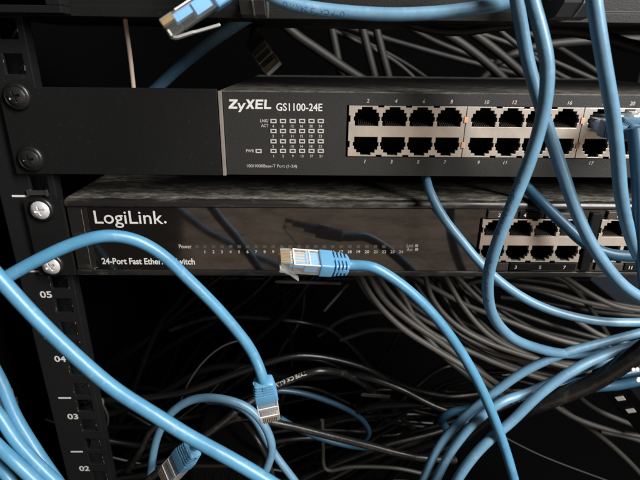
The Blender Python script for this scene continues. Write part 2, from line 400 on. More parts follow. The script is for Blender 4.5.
# ================================================================== screws
def screw(px, py, Y, headm, label, rot, scale=1.):
    c = at(px, py, Y - 3); e = empty('rack_screw', (c.x, Y, c.z), label, 'screw', 'screws on the left rack rail')
    w = MB(); seg = 40
    prof = [(7.0, 0), (7.1, -.8), (6.4, -1.7), (5.4, -2.0), (5.0, -1.4), (4.6, -.6)]
    w.loft([[(c.x + r * scale * math.cos(2 * math.pi * i / seg), Y + y, c.z + r * scale * math.sin(2 * math.pi * i / seg)) for i in range(seg)] for r, y in prof])
    w.build('cup_washer', 'cup', e, smooth=True, angle=60)
    # pan head with a real cross recess: radial grid, sunk where the cross is
    hd = MB(); R = 5.2 * scale; nr, na = 16, 72; vs = []; fs = []
    ca, sa = math.cos(rot), math.sin(rot)
    for i in range(nr + 1):
        for j in range(na):
            r = R * (1 - (1 - i / nr)) if i else 0.; a = 2 * math.pi * j / na
            x, z = r * math.cos(a), r * math.sin(a)
            y = -3.2 + 1.5 * (r / R) ** 2.6
            u, v = x * ca + z * sa, -x * sa + z * ca
            arm = lambda p_, q_: abs(q_) < .62 * (1 - .12 * abs(p_)) and abs(p_) < 2.7 * scale
            if arm(u, v) or arm(v, u): y += 1.5 * (1 - (r / (3.1 * scale)) ** 2)
            vs.append((c.x + x, Y + y, c.z + z))
    for i in range(nr):
        for j in range(na):
            a, b_ = i * na + j, i * na + (j + 1) % na; fs.append((a, b_, b_ + na, a + na))
    hd.add(vs, fs)
    hd.loft([[(c.x + r * math.cos(2 * math.pi * i / na), Y + y, c.z + r * math.sin(2 * math.pi * i / na)) for i in range(na)] for r, y in ((R, -1.7), (R, -.3))], cap=False)
    o = hd.build('screw_head', headm, e, smooth=True, angle=50)
    return e
screw(14, 97, -4.05, 'bscrew', 'upper black cross-head screw through the long rack ear', .35, .95)
screw(28, 160, -4.05, 'bscrew', 'lower black cross-head screw through the long rack ear', .15, .95)
screw(39, 211, -4.05, 'chrome', 'bright silver cross-head screw beside the top corner of the lower switch', .25, .95)
screw(50, 267, -4.05, 'chrome', 'silver cross-head screw half behind the blue arching cable', .5, .95)

# ================================================================== jacks
def jack_block(parent, x0, zc, ncol, Y, wid, first_margin, pitch=14.0, label=None, tabs=True):
    """metal shield with 2 x ncol port openings, sockets and pins behind each"""
    cx = [x0 + first_margin + pitch * i for i in range(ncol)]
    xs = {x0, x0 + wid}; zs = {zc - 12.75, zc + 12.75}
    rects = []
    for c in cx:
        for sgn in (1, -1):
            for hw, a, b in ((6.0, 2.7, 9.3), (4.75, 9.3, 10.9), (2.7, 10.9, 12.15)):
                z0, z1 = sorted((zc + sgn * a, zc + sgn * b)); rects.append((c - hw, c + hw, z0, z1))
    for i in range(ncol - 1):                      # spring slots in the top and bottom edge between columns
        m_ = (cx[i] + cx[i + 1]) / 2
        for sgn in (1, -1):
            z0, z1 = sorted((zc + sgn * 11.9, zc + sgn * 13)); rects.append((m_ - 1.5, m_ + 1.5, z0, z1))
    for xx in ((x0, x0 + .8), (x0 + wid - .8, x0 + wid)):
        for zz in (6.3, -6.5): rects.append((xx[0] - .01, xx[1] + .01, zc + zz - 1.6, zc + zz + 1.6))
    for i in range(ncol):                          # little nicks beside the openings
        for dx in (-6.6, 6.0):
            for zz in (5.2, -7.6): rects.append((cx[i] + dx, cx[i] + dx + .6, zc + zz, zc + zz + 2.2))
    for r in rects:
        xs |= {min(max(r[0], x0), x0 + wid), min(max(r[1], x0), x0 + wid)}; zs |= {min(max(r[2], zc - 12.75), zc + 12.75), min(max(r[3], zc - 12.75), zc + 12.75)}
    clean = lambda q: [v for i, v in enumerate(sorted(q)) if i == 0 or v - sorted(q)[i - 1] > 1e-4]
    sol = lambda x, z: not any(a < x < b and c < z < d for a, b, c, d in rects)
    mb = MB(); grid_plate(mb, clean(xs), clean(zs), sol, Y - .9, Y + 1.2)
    blk = mb.build('port_block', 'shield', parent, bevel=.13)
    if label: blk['label'] = label
    for c in cx:
        for sgn in (1, -1):
            s = MB()
            za, zb = sorted((zc + sgn * 2.75, zc + sgn * 12.6))
            s.add([(c - 6.3, Y + 1.25, za), (c + 6.3, Y + 1.25, za), (c + 6.3, Y + 1.25, zb), (c - 6.3, Y + 1.25, zb), (c - 6.3, Y + 14, za), (c + 6.3, Y + 14, za), (c + 6.3, Y + 14, zb), (c - 6.3, Y + 14, zb)],
                  [(4, 5, 6, 7), (0, 1, 5, 4), (1, 2, 6, 5), (2, 3, 7, 6), (3, 0, 4, 7)])
            s.build('socket', 'socket', blk)
            g = MB()
            zf = zc + sgn * 2.9
            for k_ in range(8):
                x = c - 3.556 + 1.016 * k_
                g.add([(x - .2, Y + 1.6, zf + sgn * .3), (x + .2, Y + 1.6, zf + sgn * .3), (x + .2, Y + 11, zf + sgn * 3.2), (x - .2, Y + 11, zf + sgn * 3.2),
                       (x - .2, Y + 1.6, zf), (x + .2, Y + 1.6, zf), (x + .2, Y + 11, zf + sgn * 2.8), (x - .2, Y + 11, zf + sgn * 2.8)],
                      [(0, 1, 2, 3), (4, 7, 6, 5), (0, 4, 5, 1), (0, 3, 7, 4), (1, 5, 6, 2)])
            g.build('contacts', 'pin', blk)
    return cx

# ================================================================== upper switch
YF = -3.0
usw = empty('network_switch', (235, 70, 72.4), 'matte charcoal 24-port gigabit switch with long plain ear, mounted above the glossy one', 'network switch', 'rack switches')
ZB, ZT = 72.6, 114.2
ear = MB()
ear.box(-12, 94.4, -4.0, -2.0, 72.3, 115.6)
ear.build('rack_ear', 'powder', usw, bevel=.35)
MB().box(94.9, 96.6, -4.6, 60, 72.4, 114.6).build('ear_flange', 'edge', usw, bevel=.2)  # pale strip paints the highlight line along this fold
b = MB(); b.loft([[(x, y, z) for y, z in ((-1.45, ZB + .3), (-1.45, 82.3), (15, 82.35), (15, 108.55), (-1.45, 108.6), (-1.45, ZT - .1), (168, ZT - .1), (168, ZB + .3))] for x in (97.0, 375)]); b.build('chassis', 'powder', usw)
fp = MB()
hx = [97.0, 158.6, 339.4, 375]; hz = [ZB, 82.4, 108.5, ZT]
grid_plate(fp, hx, hz, lambda x, z: not (158.6 < x < 339.4 and 82.4 < z < 108.5), -3.0, -1.5)
fp.build('front_panel', 'face', usw)
tp = MB(); tp.loft([[(x, -3.0, ZT + .05), (x, -2.4, ZT + .7), (x, 30, ZT + .9), (x, 167, ZT + .9), (x, 167, ZT + .05)] for x in (97.0, 150, 220, 300, 375)])
tp.build('top_cover', 'dusty2', usw)
ycov = YF
blocks = [159.7, 219.3, 278.9]
cols = []
for i, x0 in enumerate(blocks):
    cols += jack_block(usw, x0, 95.5, 4, -2.2, 59.2, 9.3 - .2, 13.95)
# back wall behind the blocks so nothing shows through
# light pipes between the blocks
for x0 in blocks[1:]:
    for z in (101.8, 89.0):
        MB().box(x0 - 1.15, x0 + .75, -3.6, -2.3, z - 1.5, z + 1.5).build('light_pipe', 'copper', usw, bevel=.2)
ink = MB(); dim = MB(); YI = YF - .07
# maker's logo, heavy slanted capitals with a small y
def polys(mb, L, x, z, h, Y, shear=.10):
    for pts in L:
        mb.add([(x + (px_ + shear * py_) * h, Y, z + py_ * h) for px_, py_ in pts], [tuple(range(len(pts)))])
def logo(px0, px1, pyb, pyt):
    a = at(px0, pyb, YI); c = at(px0, pyt, YI); w = at(px1, pyb, YI).x - a.x; h = c.z - a.z
    Zl = [[(0, 0), (1.02, 0), (1.02, .22), (.02, .22)], [(.0, .2), (.42, .2), (1.0, .8), (.58, .8)], [(.05, .78), (1.02, .78), (1.02, 1), (.05, 1)]]
    yl = [[(1.0, .62), (1.26, .62), (1.52, .02), (1.30, .02)], [(1.72, .62), (1.98, .62), (1.42, -.36), (1.14, -.36)]]
    Xl = [[(1.98, 0), (2.28, 0), (3.0, 1), (2.70, 1)], [(1.98, 1), (2.30, 1), (3.0, 0), (2.68, 0)]]
    El = [[(3.1, 0), (3.36, 0), (3.36, 1), (3.1, 1)], [(3.36, 0), (3.98, 0), (3.98, .2), (3.36, .2)], [(3.36, .41), (3.9, .41), (3.9, .6), (3.36, .6)], [(3.36, .8), (3.98, .8), (3.98, 1), (3.36, 1)]]
    Ll = [[(4.12, 0), (4.38, 0), (4.38, 1), (4.12, 1)], [(4.38, 0), (4.95, 0), (4.95, .21), (4.38, .21)]]
    tmp = MB(); polys(tmp, Zl + yl + Xl + El + Ll, 0, 0, 1, 0)
    ink.add([(a.x + v.x / 5.05 * w, YI - (.004 * (i % 7)), a.z + v.z * h) for i, v in enumerate(tmp.v)], tmp.f)
logo(228.5, 272, 108.6, 99.3)
ptext(ink, 'GS1100-24E', 276.3, 322.3, 110.6, 102.8, YI, bold=.012)
LX = [273.5, 283.0, 292.7, 302.0, 311.5, 320.7]; LY = [121, 131, 141.2, 150.9]
led = []; ldn = MB(); wd = MB()
for r, y in enumerate(LY):
    for c_, x in enumerate(LX):
        led.append((x, y)); q = at(x - .4 + (.5 if r == 3 else 0), y + 6.4, YI); n = 4 * (c_ + 1) - r
        text(ldn, str(n), q.x, q.z, 1.35, None, YI, bold=.01, align='c')
led.append((258.6, 151))
for x, y in led:
    q = at(x, y, YI)
    L = MB(); grid_plate(L, [q.x - 1.55, q.x - .95, q.x + .95, q.x + 1.55], [q.z - 1.05, q.z - .5, q.z + .5, q.z + 1.05], lambda a_, b_: not (abs(a_ - q.x) < .95 and abs(b_ - q.z) < .5), -3.35, -3.02)
    L.build('indicator_light', 'inkdim', usw)
ptext(wd, 'LNK/', 260.2, 268.5, 122.2, 119.0, YI, .01); ptext(wd, 'ACT', 261.3, 268.3, 127.0, 123.8, YI, .01)
ptext(wd, 'PWR', 246.2, 254.2, 152.3, 149.2, YI, .012)
ptext(wd, '100/1000Base-T Port (1-24)', 247, 297, 167.2, 164.2, YI, .006)
for i, c in enumerate(cols):
    text(dim, str(2 * i + 2), c + .2, 109.7, 1.9, None, YI, .012, .15, 'c')
    text(dim, str(2 * i + 1), c - .1, 79.2, 1.9, None, YI, .012, .15, 'c')
ink.build('lettering', 'ink', usw); dim.build('port_numbers', 'inkdim', usw); ldn.build('light_numbers', 'inkdim', usw); wd.build('captions', 'inkdim', usw)

# ================================================================== lower switch
lsw = empty('network_switch', (230, 70, 14), 'glossy dark brown 24-port fast ethernet switch with dusty lid, mounted below the matte one', 'network switch', 'rack switches')
MB().box(-12, 8.6, -4.0, -2.0, 14.2, 58.4).build('rack_ear', 'powder', lsw, bevel=.35)
prof = [(-3.4, 14.2), (-3.6, 15.0), (-3.6, 16.8), (-3.0, 17.3), (16, 17.3), (16, 54.4), (-3.0, 54.4), (-3.5, 55.0), (-3.5, 55.9), (-3.1, 57.2), (-2.2, 58.2), (-.6, 58.7), (2, 58.8), (205, 58.8), (205, 14.2)]
MB().loft([[(x, y, z) for y, z in prof] for x in (9.4, 445)]).build('chassis', 'lip', lsw, smooth=True, angle=35)
# dusty lid, slightly uneven sheet
lid = MB(); n = 60; rows = [-1.0, .6, 6, 20, 60, 130, 204]
vs = [(10 + 434 * i / n, y + (.35 * noise.noise(Vector((i * .9, y, 0))) if y < 2 else 0), 58.95 + (.0 if y > -.9 else -.35) + .12 * noise.noise(Vector((i * .5, y * .2, 3)))) for y in rows for i in range(n + 1)]
fs = [(r * (n + 1) + i, r * (n + 1) + i + 1, (r + 1) * (n + 1) + i + 1, (r + 1) * (n + 1) + i) for r in range(len(rows) - 1) for i in range(n)]
lid.add(vs, fs); lid.add([(v[0], v[1], v[2] - .12) for v in vs], fs); lid.build('top_cover', 'dusty', lsw, smooth=True)
YG = -2.6
fx = [20.5, 233.6, 294.4, 299.6, 360, 432]; fz = [17.5, 23.0, 49.4, 54.2]
grid_plate(MB(), [0, 1], [0, 1], lambda x, z: False, 0, 1)
fpan = MB(); grid_plate(fpan, fx, fz, lambda x, z: not ((233.6 < x < 294.4 or 299.6 < x < 360) and 23.0 < z < 49.4), YG, -.9)
fpan.build('front_panel', 'gloss', lsw)
MB().box(9.6, 20.2, -2.4, -.9, 17.5, 54.2).build('end_cap', 'lip', lsw, bevel=.2)
pb = at(541, 262, -3)
for x0 in (234.9, 300.7):
    jack_block(lsw, x0, 36.2, 4, -2.6, 57.6, 7.9, 13.95)
# plastic collars: black ramps and number tabs round the port blocks
for x0 in (234.9, 300.7):
    for q in ((x0 + 2.0, x0 + 17.6, -4.4, -2.7, 49.5, 53.9), (x0 + 34, x0 + 52, -4.0, -2.7, 49.5, 52.6), (x0 + 2, x0 + 18, -4.0, -2.7, 18.2, 23.0)):
        MB().box(*q).build('number_tab', 'tab', lsw, bevel=.5)
    for q in ((x0 + 18.6, x0 + 56.5, -4.2, -2.7, 18.4, 23.0), (x0 + 19.5, x0 + 33, -3.8, -2.7, 49.5, 53.4)):
        MB().box(*q).build('port_collar', 'socket', lsw, bevel=.5)
t = MB(); t.box(294.0, 299.4, -4.6, -2.7, 18.2, 53.2); t.build('divider', 'socket', lsw, bevel=.8)
ink = MB(); dim = MB(); YI = YG - .07
ptext(ink, 'LogiLink', 95.2, 163.5, 223.4, 209.8, YI, bold=.004)
q = at(165.3, 222.2, YI); ink.loft([[(q.x + .7 * math.cos(a), y, q.z + .7 * math.sin(a)) for a in [2 * math.pi * i / 14 for i in range(14)]] for y in (YI, YI + .03)])
ptext(ink, '24-Port Fast Ethernet Switch', 102.3, 195, 264.0, 257.8, YI, bold=.022)
wd = MB(); ptext(wd, 'Power', 179, 191.7, 248.2, 244.3, YI, .016)
sq = MB(); ldn = MB()
for k in range(25):
    px = 197 if k == 24 else 205 + (k * 8.52)
    q = at(px, 246.6, YI); sq.box(q.x - 1.0, q.x + 1.0, YI - .05, YI + .02, q.z - .95, q.z + .95)
    if k < 24:
        q = at(px, 253.2, YI); text(ldn, str(k + 1), q.x, q.z, 1.85, None, YI, .014, 0, 'c')
ptext(wd, 'Link', 406.6, 413.6, 247.2, 243.6, YI, .014); ptext(wd, 'Act', 406.6, 412.5, 251.0, 247.6, YI, .014)
for px, py in ((416.6, 245.6), (416.6, 249.4)):
    q = at(px, py, YI); MB().box(q.x - .85, q.x + .85, YI - .03, YI + .02, q.z - .8, q.z + .8).build('activity_mark', 'ink', lsw)
for x0, base in ((234.9, 0), (300.7, 8)):
    for i in range(4):
        c = x0 + 7.9 + 13.95 * i
        text(dim, str(base + 2 * i + 2), c + .3, 50.6, 2.1, None, -4.5, .012, 0, 'c')
        text(dim, str(base + 2 * i + 1), c + .3, 19.6, 2.1, None, -4.3, .012, 0, 'c')
ink.build('lettering', 'ink', lsw); dim.build('port_numbers', 'ink', lsw); ldn.build('light_numbers', 'inkdim', lsw); wd.build('captions', 'inkdim', lsw); sq.build('light_windows', 'inkdot', lsw)
# scratches low on the left of the front panel
sc = MB()
for px, py, w_, h_ in ((95, 269, .4, 1.4), (99, 271.5, .3, 1.8), (115, 270.5, .35, 2.2), (97, 267.5, 1.2, .3)):
    q = at(px, py, YI); sc.box(q.x - w_ / 2, q.x + w_ / 2, YI - .02, YI + .02, q.z - h_ / 2, q.z + h_ / 2)
q = at(86.5, 240, YI); sc.box(q.x - .1, q.x + .1, YI - .02, YI + .02, 19, 53)
sc.build('scratches', 'edge', lsw)

# ================================================================== cable management panel along the top
cm = empty('cable_manager', (200, -2, 147), 'black cable management panel along the top edge with plastic cable rings', 'cable manager')
pn = MB()
pn.loft([[(x, y, z) for y, z in ((-4, 147.2), (-4, 151.4), (-3.2, 152), (-3.2, 190), (0, 190), (0, 152), (14, 151), (14, 147.2))] for x in (-30, 440)])
pn.build('panel', 'powder', cm, bevel=.3)
def ring(px, half, down, label=None):
    c = at(px, 4, -12); z0 = at(px, down, -12).z
    r = MB()
    r.loft([[(c.x - half, y, z), (c.x + half, y, z), (c.x + half, y + .01, z + t), (c.x - half, y + .01, z + t)] for y, z, t in ((-4.4, z0 + 3, 12), (-10, z0 + .5, 9), (-16, z0, 8), (-24, z0 + 1, 8), (-30, z0 + 6, 8), (-33, z0 + 14, 8), (-33, z0 + 40, 8))])
    o = r.build('cable_ring', 'plast', cm, smooth=False, bevel=.8)
    s = MB(); s.loft([[(c.x + .2, y, z), (c.x + .8, y, z), (c.x + .8, y, z + 1), (c.x + .2, y, z + 1)] for y, z in ((-16.2, z0 - .25), (-24.2, z0 + .75), (-30.4, z0 + 5.6), (-33.4, z0 + 14), (-33.4, z0 + 40))])
    s.build('seam', 'edge', o)
ring(256, 5.2, 19); ring(562, 7.6, 21)
MB().box(-30, 440, 14.5, 112, 148.2, 150.4).build('shade_plate', 'powder', cm)  # plate added to shade the gap behind the upper switch
br = MB(); a = at(0, 13, -10); c = at(66, 12.5, -10)
br.box(-30, c.x, -14, -4.2, a.z, a.z + 3.2); br.box(c.x - 6.5, c.x, -14, -4.2, a.z + 3.25, a.z + 9)
br.box(-30, c.x - 9, -12, -4.2, a.z + 5.5, a.z + 9.5)
br.build('clip_bar', 'powder', cm, bevel=.4)

# ================================================================== blue patch cables
D = 5.6
def cable_thing(label, pts, dia=D, m='blue', group='blue patch cables'):
    P0 = at(*pts[len(pts) // 2]); e = empty('patch_cable', P0, label, 'patch cable', group)
    path = cpath(pts); mb = MB(); tube(mb, path, dia / 2, 18); j = mb.build('jacket', m, e, smooth=True)
    return e, path, j
def plug_on(e, rear_px, tip_px, up, bootmat='boot', latch=1., length=21.4, scale=1.0, pts=None):
    rear, tip = at(*rear_px), at(*tip_px)
    mtx = plug_frame(rear, tip, Vector(up)); plug(e, mtx, bootmat, latch, scale=scale)
    return mtx
# central plug in front of the lower switch
def plugged(label, rear_px, tip_px, up, pts, m='blue', bootm='boot', latch=1., dia=D, group='blue patch cables', scale=1., ll=1.):
    rear, tip = at(*rear_px), at(*tip_px); mtx = plug_frame(rear, tip, Vector(up))
    P0 = at(*pts[len(pts) // 2]); e = empty('patch_cable', P0, label, 'patch cable', group)
    start = [mtx @ Vector((-2 * scale, 0, 0)), mtx @ Vector((-9 * scale, 0, 0)), mtx @ Vector((-17 * scale, 0, 0))]
    path = spline(start + [at(*p) for p in pts]); mb = MB(); tube(mb, path, dia / 2, 18)
    mb.build('jacket', m, e, smooth=True); plug(e, mtx, bootm, latch, scale=scale, ll=ll)
    return e, path
plugged('blue cable with loose clear plug hanging before the lower switch numerals', (321, 263, -26), (278, 260, -30), (.08, -.36, .93),
        [(372, 267, -25), (402, 285, -26), (430, 311, -27), (457, 346, -28), (480, 386, -30), (500, 434, -34), (512, 472, -38), (520, 505, -40)], latch=1.9, ll=.66)
e, pth = plugged('blue cable arching over the lower switch name, its plug dangling below', (266, 396, -42), (271, 424, -33), (.12, -.9, .45),
        [(256, 360, -44), (249, 347, -44), (232, 325, -44), (212, 302.5, -45), (186, 277, -46), (165, 257, -48), (144, 243.5, -50), (124, 237, -52), (103, 236, -55), (69, 245.5, -58), (34, 262, -62), (0, 281, -66), (-30, 298, -70)], latch=.2, scale=.98)
cable_thing('thick near blue cable running diagonally down across the rail numbers', [(-30, 246, -84), (0, 279, -86), (20, 301, -87), (40, 322, -88), (69, 350, -90), (113, 388, -93), (154, 414.5, -96), (192, 438, -98), (216, 451, -100), (248, 469, -102), (290, 495, -104)], 5.8)
for i, (lab, pts) in enumerate((
    ('topmost of the three blue cables fanning down at the lower left corner', [(-30, 330, -62), (0, 380, -66), (14, 414, -70), (33, 446, -74), (54, 477, -78), (75, 505, -80)]),
    ('middle one of the three blue cables fanning down at the lower left corner', [(-40, 372, -70), (-2, 414, -74), (16, 441, -78), (40, 467, -82), (70, 495, -84)]),
    ('lowest of the three blue cables fanning down at the lower left corner', [(-45, 405, -78), (-4, 444, -82), (16, 463, -86), (42, 487, -88), (64, 506, -90)]))):
    cable_thing(lab, pts, 5.6)
cable_thing('short bit of blue cable in the very bottom left corner', [(-30, 440, -76), (-6, 462, -80), (10, 480, -84), (24, 505, -86)], 5.0)
# verticals on the right
bow, bp_, _ = cable_thing('blue cable bowing out in front of the upper switch, bending into the lower bundle', [(527, -40, -44), (531, -5, -46), (540, 28, -48), (547, 62, -49), (546, 96, -48), (538, 134, -46), (527, 168, -45), (512, 205, -44), (497, 243, -42), (488.5, 274, -38), (488, 296, -34), (494, 318, -28), (511, 337, -22), (537, 348, -14), (568, 354, -6), (610, 352, 2), (660, 345, 8)], 5.7, 'slate')
cable_thing('blue cable crossing behind the bowed one then slanting down to the right edge', [(513, -40, -34), (516, -5, -35), (521, 25, -34), (528, 62, -33), (538, 98, -33), (549, 132, -35), (561, 168, -38), (574, 206, -40), (588, 238, -42), (606, 266, -44), (626, 288, -45), (660, 308, -46)], 5.6, 'slate')
cable_thing('straight blue cable hanging over the plugged ports, ending past the lower switch', [(588, -40, -56), (594, 0, -57), (600, 40, -57), (606, 75, -56), (613, 115, -54), (618, 160, -52), (621, 195, -50), (628, 228, -46), (640, 258, -44), (664, 290, -44)], 5.6, 'slate')
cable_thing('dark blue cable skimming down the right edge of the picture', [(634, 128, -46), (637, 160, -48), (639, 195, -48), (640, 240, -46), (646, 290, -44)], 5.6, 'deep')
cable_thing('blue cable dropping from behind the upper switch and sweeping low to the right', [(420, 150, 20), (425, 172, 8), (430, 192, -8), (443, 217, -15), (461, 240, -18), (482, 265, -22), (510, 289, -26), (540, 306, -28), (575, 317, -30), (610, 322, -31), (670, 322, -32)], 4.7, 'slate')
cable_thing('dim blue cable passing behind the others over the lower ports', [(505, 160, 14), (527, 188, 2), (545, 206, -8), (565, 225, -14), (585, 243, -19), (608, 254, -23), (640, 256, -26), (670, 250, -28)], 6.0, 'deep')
hz_, hp, hj = cable_thing('blue cable lying along the top panel with faint print', [(200, -30, -28), (245, -22, -26), (275, -2, -24), (300, 6, -23), (340, 11.5, -22), (390, 14.5, -22), (440, 12.5, -22), (480, 7.5, -23), (510, 2, -25), (535, -12, -26), (560, -40, -26)], 5.7, 'slate')
cable_thing('deep blue cable in shadow slanting behind the long ear', [(262, 8, 42), (232, 27, 50), (205, 46, 56), (178, 68, 62), (150, 94, 66), (110, 130, 70)], 7.4, 'slate')
# plug hanging at the top left
plugged('blue cable ending in a clear plug with raised latch at the top left', (214, -2, -46), (181, 20, -50), (-.62, -.1, .75),
        [(262, -34, -40), (300, -60, -36)], latch=.95, dia=5.6, scale=1.03)
# plugs seated in the upper switch
plugged('slate blue cable plugged into the top port second from the right edge', (612, 128, -11), (596, 122, 6), (0, 0, -1),
        [(650, 140, -38), (680, 150, -48)], 'deep', 'sboot', .2)
plugged('slate blue cable plugged into the top port at the right edge', (634, 126, -15), (625, 117.5, 4), (0, 0, -1),
        [(668, 145, -42), (700, 165, -50)], 'slate', 'sboot', .2)
# lower right bundle
cable_thing('uppermost blue cable of the bundle rising to the right edge', [(412, 505, -24), (424, 478, -22), (438, 448, -20), (458, 424, -16), (490, 396, -12), (525, 371, -9), (565, 353, -7), (605, 342, -6), (670, 325, -5)], 5.4, 'slate')
cable_thing('second blue cable in the lower right bundle, splitting at the bottom edge', [(424, 505, -30), (436, 480, -28), (452, 450, -26), (475, 422, -24), (502, 402, -20), (530, 392, -14), (560, 378, -8), (600, 362, -5), (670, 344, -4)], 5.4, 'slate')
cable_thing('third blue cable in the lower right bundle, nearest the thick black one', [(444, 505, -40), (462, 472, -37), (482, 447, -33), (512, 421, -27), (540, 394, -22), (570, 372, -18), (605, 355, -14), (670, 336, -12)], 5.8, 'slate')
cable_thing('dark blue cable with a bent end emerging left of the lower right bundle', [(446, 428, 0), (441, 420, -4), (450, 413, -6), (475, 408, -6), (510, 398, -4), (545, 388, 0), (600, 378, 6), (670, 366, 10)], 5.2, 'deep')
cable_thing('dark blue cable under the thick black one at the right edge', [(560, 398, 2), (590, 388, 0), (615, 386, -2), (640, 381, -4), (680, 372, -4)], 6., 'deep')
# lower middle loops
cable_thing('blue cable looping in a hoop behind the dangling plug', [(150, 505, 4), (151, 470, 0), (158, 435, -2), (172, 412, -4), (195, 399, -6), (222, 399, -8), (248, 408, -10), (264, 425, -12), (272, 448, -14), (266, 470, -16), (250, 500, -18)], 5.2, 'slate')
cable_thing('blue cable descending from behind the dangling plug to the bottom edge', [(208, 401, 34), (224, 402, 20), (242, 408, 8), (254, 418, 2), (264, 436, -2), (276, 456, -6), (294, 480, -10), (312, 505, -12)], 5.0, 'slate')
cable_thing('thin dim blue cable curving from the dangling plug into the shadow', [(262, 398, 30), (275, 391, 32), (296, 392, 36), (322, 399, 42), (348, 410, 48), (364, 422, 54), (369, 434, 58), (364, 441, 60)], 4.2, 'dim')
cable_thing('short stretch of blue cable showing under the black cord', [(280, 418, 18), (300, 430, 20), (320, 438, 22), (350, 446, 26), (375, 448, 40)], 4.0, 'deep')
plugged('blue cable with a clear plug lying low behind the near diagonal cable', (182, 460, -50), (160, 484, -44), (-.45, -.75, .5),
        [(206, 447, -66), (222, 455, -82), (248, 470, -86), (290, 497, -88)], latch=.3, dia=4.6, scale=.98)

# print on the jackets
pr = MB(); print_on(pr, bp_, 2.85, 'UTP CAT.5 24AWG', 88, 2.3, turn=.5); print_on(pr, bp_, 2.85, 'UTP CAT.5 24AWG', 128, 2.3, turn=.3); pr.build('print', 'inkviolet', bow)
pr = MB(); print_on(pr, hp, 2.85, 'UTP CAT.5 24AWG', 36, 2.3, flip=True, turn=-.35); o = pr.build('print', 'inkblue', hz_)

# ================================================================== black cords
g = 'black cords in the cabinet'
e = empty('power_cable', at(320, 372, 30), 'black cord with white print behind the dangling plug', 'cord', g)
path = cpath([(120, 505, -16), (146, 482, -14), (178, 456, -8), (215, 428, 2), (246, 405, 14), (268, 391, 22), (290, 380, 26), (318, 371, 28), (340, 373, 36), (358, 381, 48), (378, 394, 66), (400, 416, 100), (425, 440, 130)])
mb = MB(); tube(mb, path, 2.5, 16); mb.build('jacket', 'black', e, smooth=True)
cum = 0.; tgt = at(274, 386, 22); best = min(range(len(path)), key=lambda i: (path[i] - tgt).length)
for i in range(1, best + 1): cum += (path[i] - path[i - 1]).length
pr = MB(); print_on(pr, path, 2.5, 'TYPE CM (UL)', cum + 1, 2.7, flip=True, turn=.2); pr.build('print', 'inkpale', e)
simple_cable('power_cable', [(150, 505, 10), (180, 470, 8), (212, 430, 6), (240, 418, 8), (285, 425, 10), (330, 436, 8), (370, 446, 4), (410, 456, 0), (436, 459, 0), (455, 460, 4)], 5.2, 'black', 'long black cord sagging across the bottom middle', 'cord', g)
simple_cable('power_cable', [(505, 420, 10), (530, 407, -6), (560, 396, -12), (592, 383, -16), (620, 366, -20), (650, 345, -24), (690, 318, -28)], 10.5, 'black', 'thick dusty black cord rising across the lower right bundle', 'cord', g)
for pts, d_, m_, lab in (
    ([(170, 330, 120), (210, 318, 110), (260, 318, 100), (300, 322, 100), (330, 330, 110), (365, 362, 120), (385, 390, 130)], 4., 'black', 'black cord arching under the loose plug'),
    ([(322, 420, 40), (323, 446, 40), (326, 470, 36), (350, 467, 36), (395, 468, 36), (425, 474, 36)], 3., 'dgrey', 'dark cord hooking round at the bottom centre'),
    ([(180, 402, 40), (190, 380, 40), (205, 360, 44), (225, 345, 48), (250, 338, 52)], 1.4, 'dgrey', 'thin wire curving up left of the dangling plug'),
    ([(150, 440, 60), (205, 398, 50), (232, 372, 46), (262, 362, 46)], 1.2, 'dgrey', 'thin wire rising toward the boot of the dangling plug'),
    ([(500, 435, 40), (540, 455, 40), (600, 478, 40), (640, 492, 40)], 1.1, 'dgrey', 'thin wire slanting out at the bottom right'),
    ([(128, 470, 40), (140, 452, 40), (152, 430, 46), (178, 410, 60)], 5., 'black', 'black cord standing up left of the blue hoop'),
    ([(225, 400, 90), (243, 422, 50), (256, 438, 36), (268, 460, 32), (276, 490, 28)], 4., 'black', 'black cord inside the blue hoop'),
    ([(88, 440, 18), (84, 460, 14), (76, 490, 10)], 4., 'dgrey', 'dark cord beside the rail near number 02')):
    simple_cable('thin_cable', pts, d_, m_, lab, 'cord', g, 10)

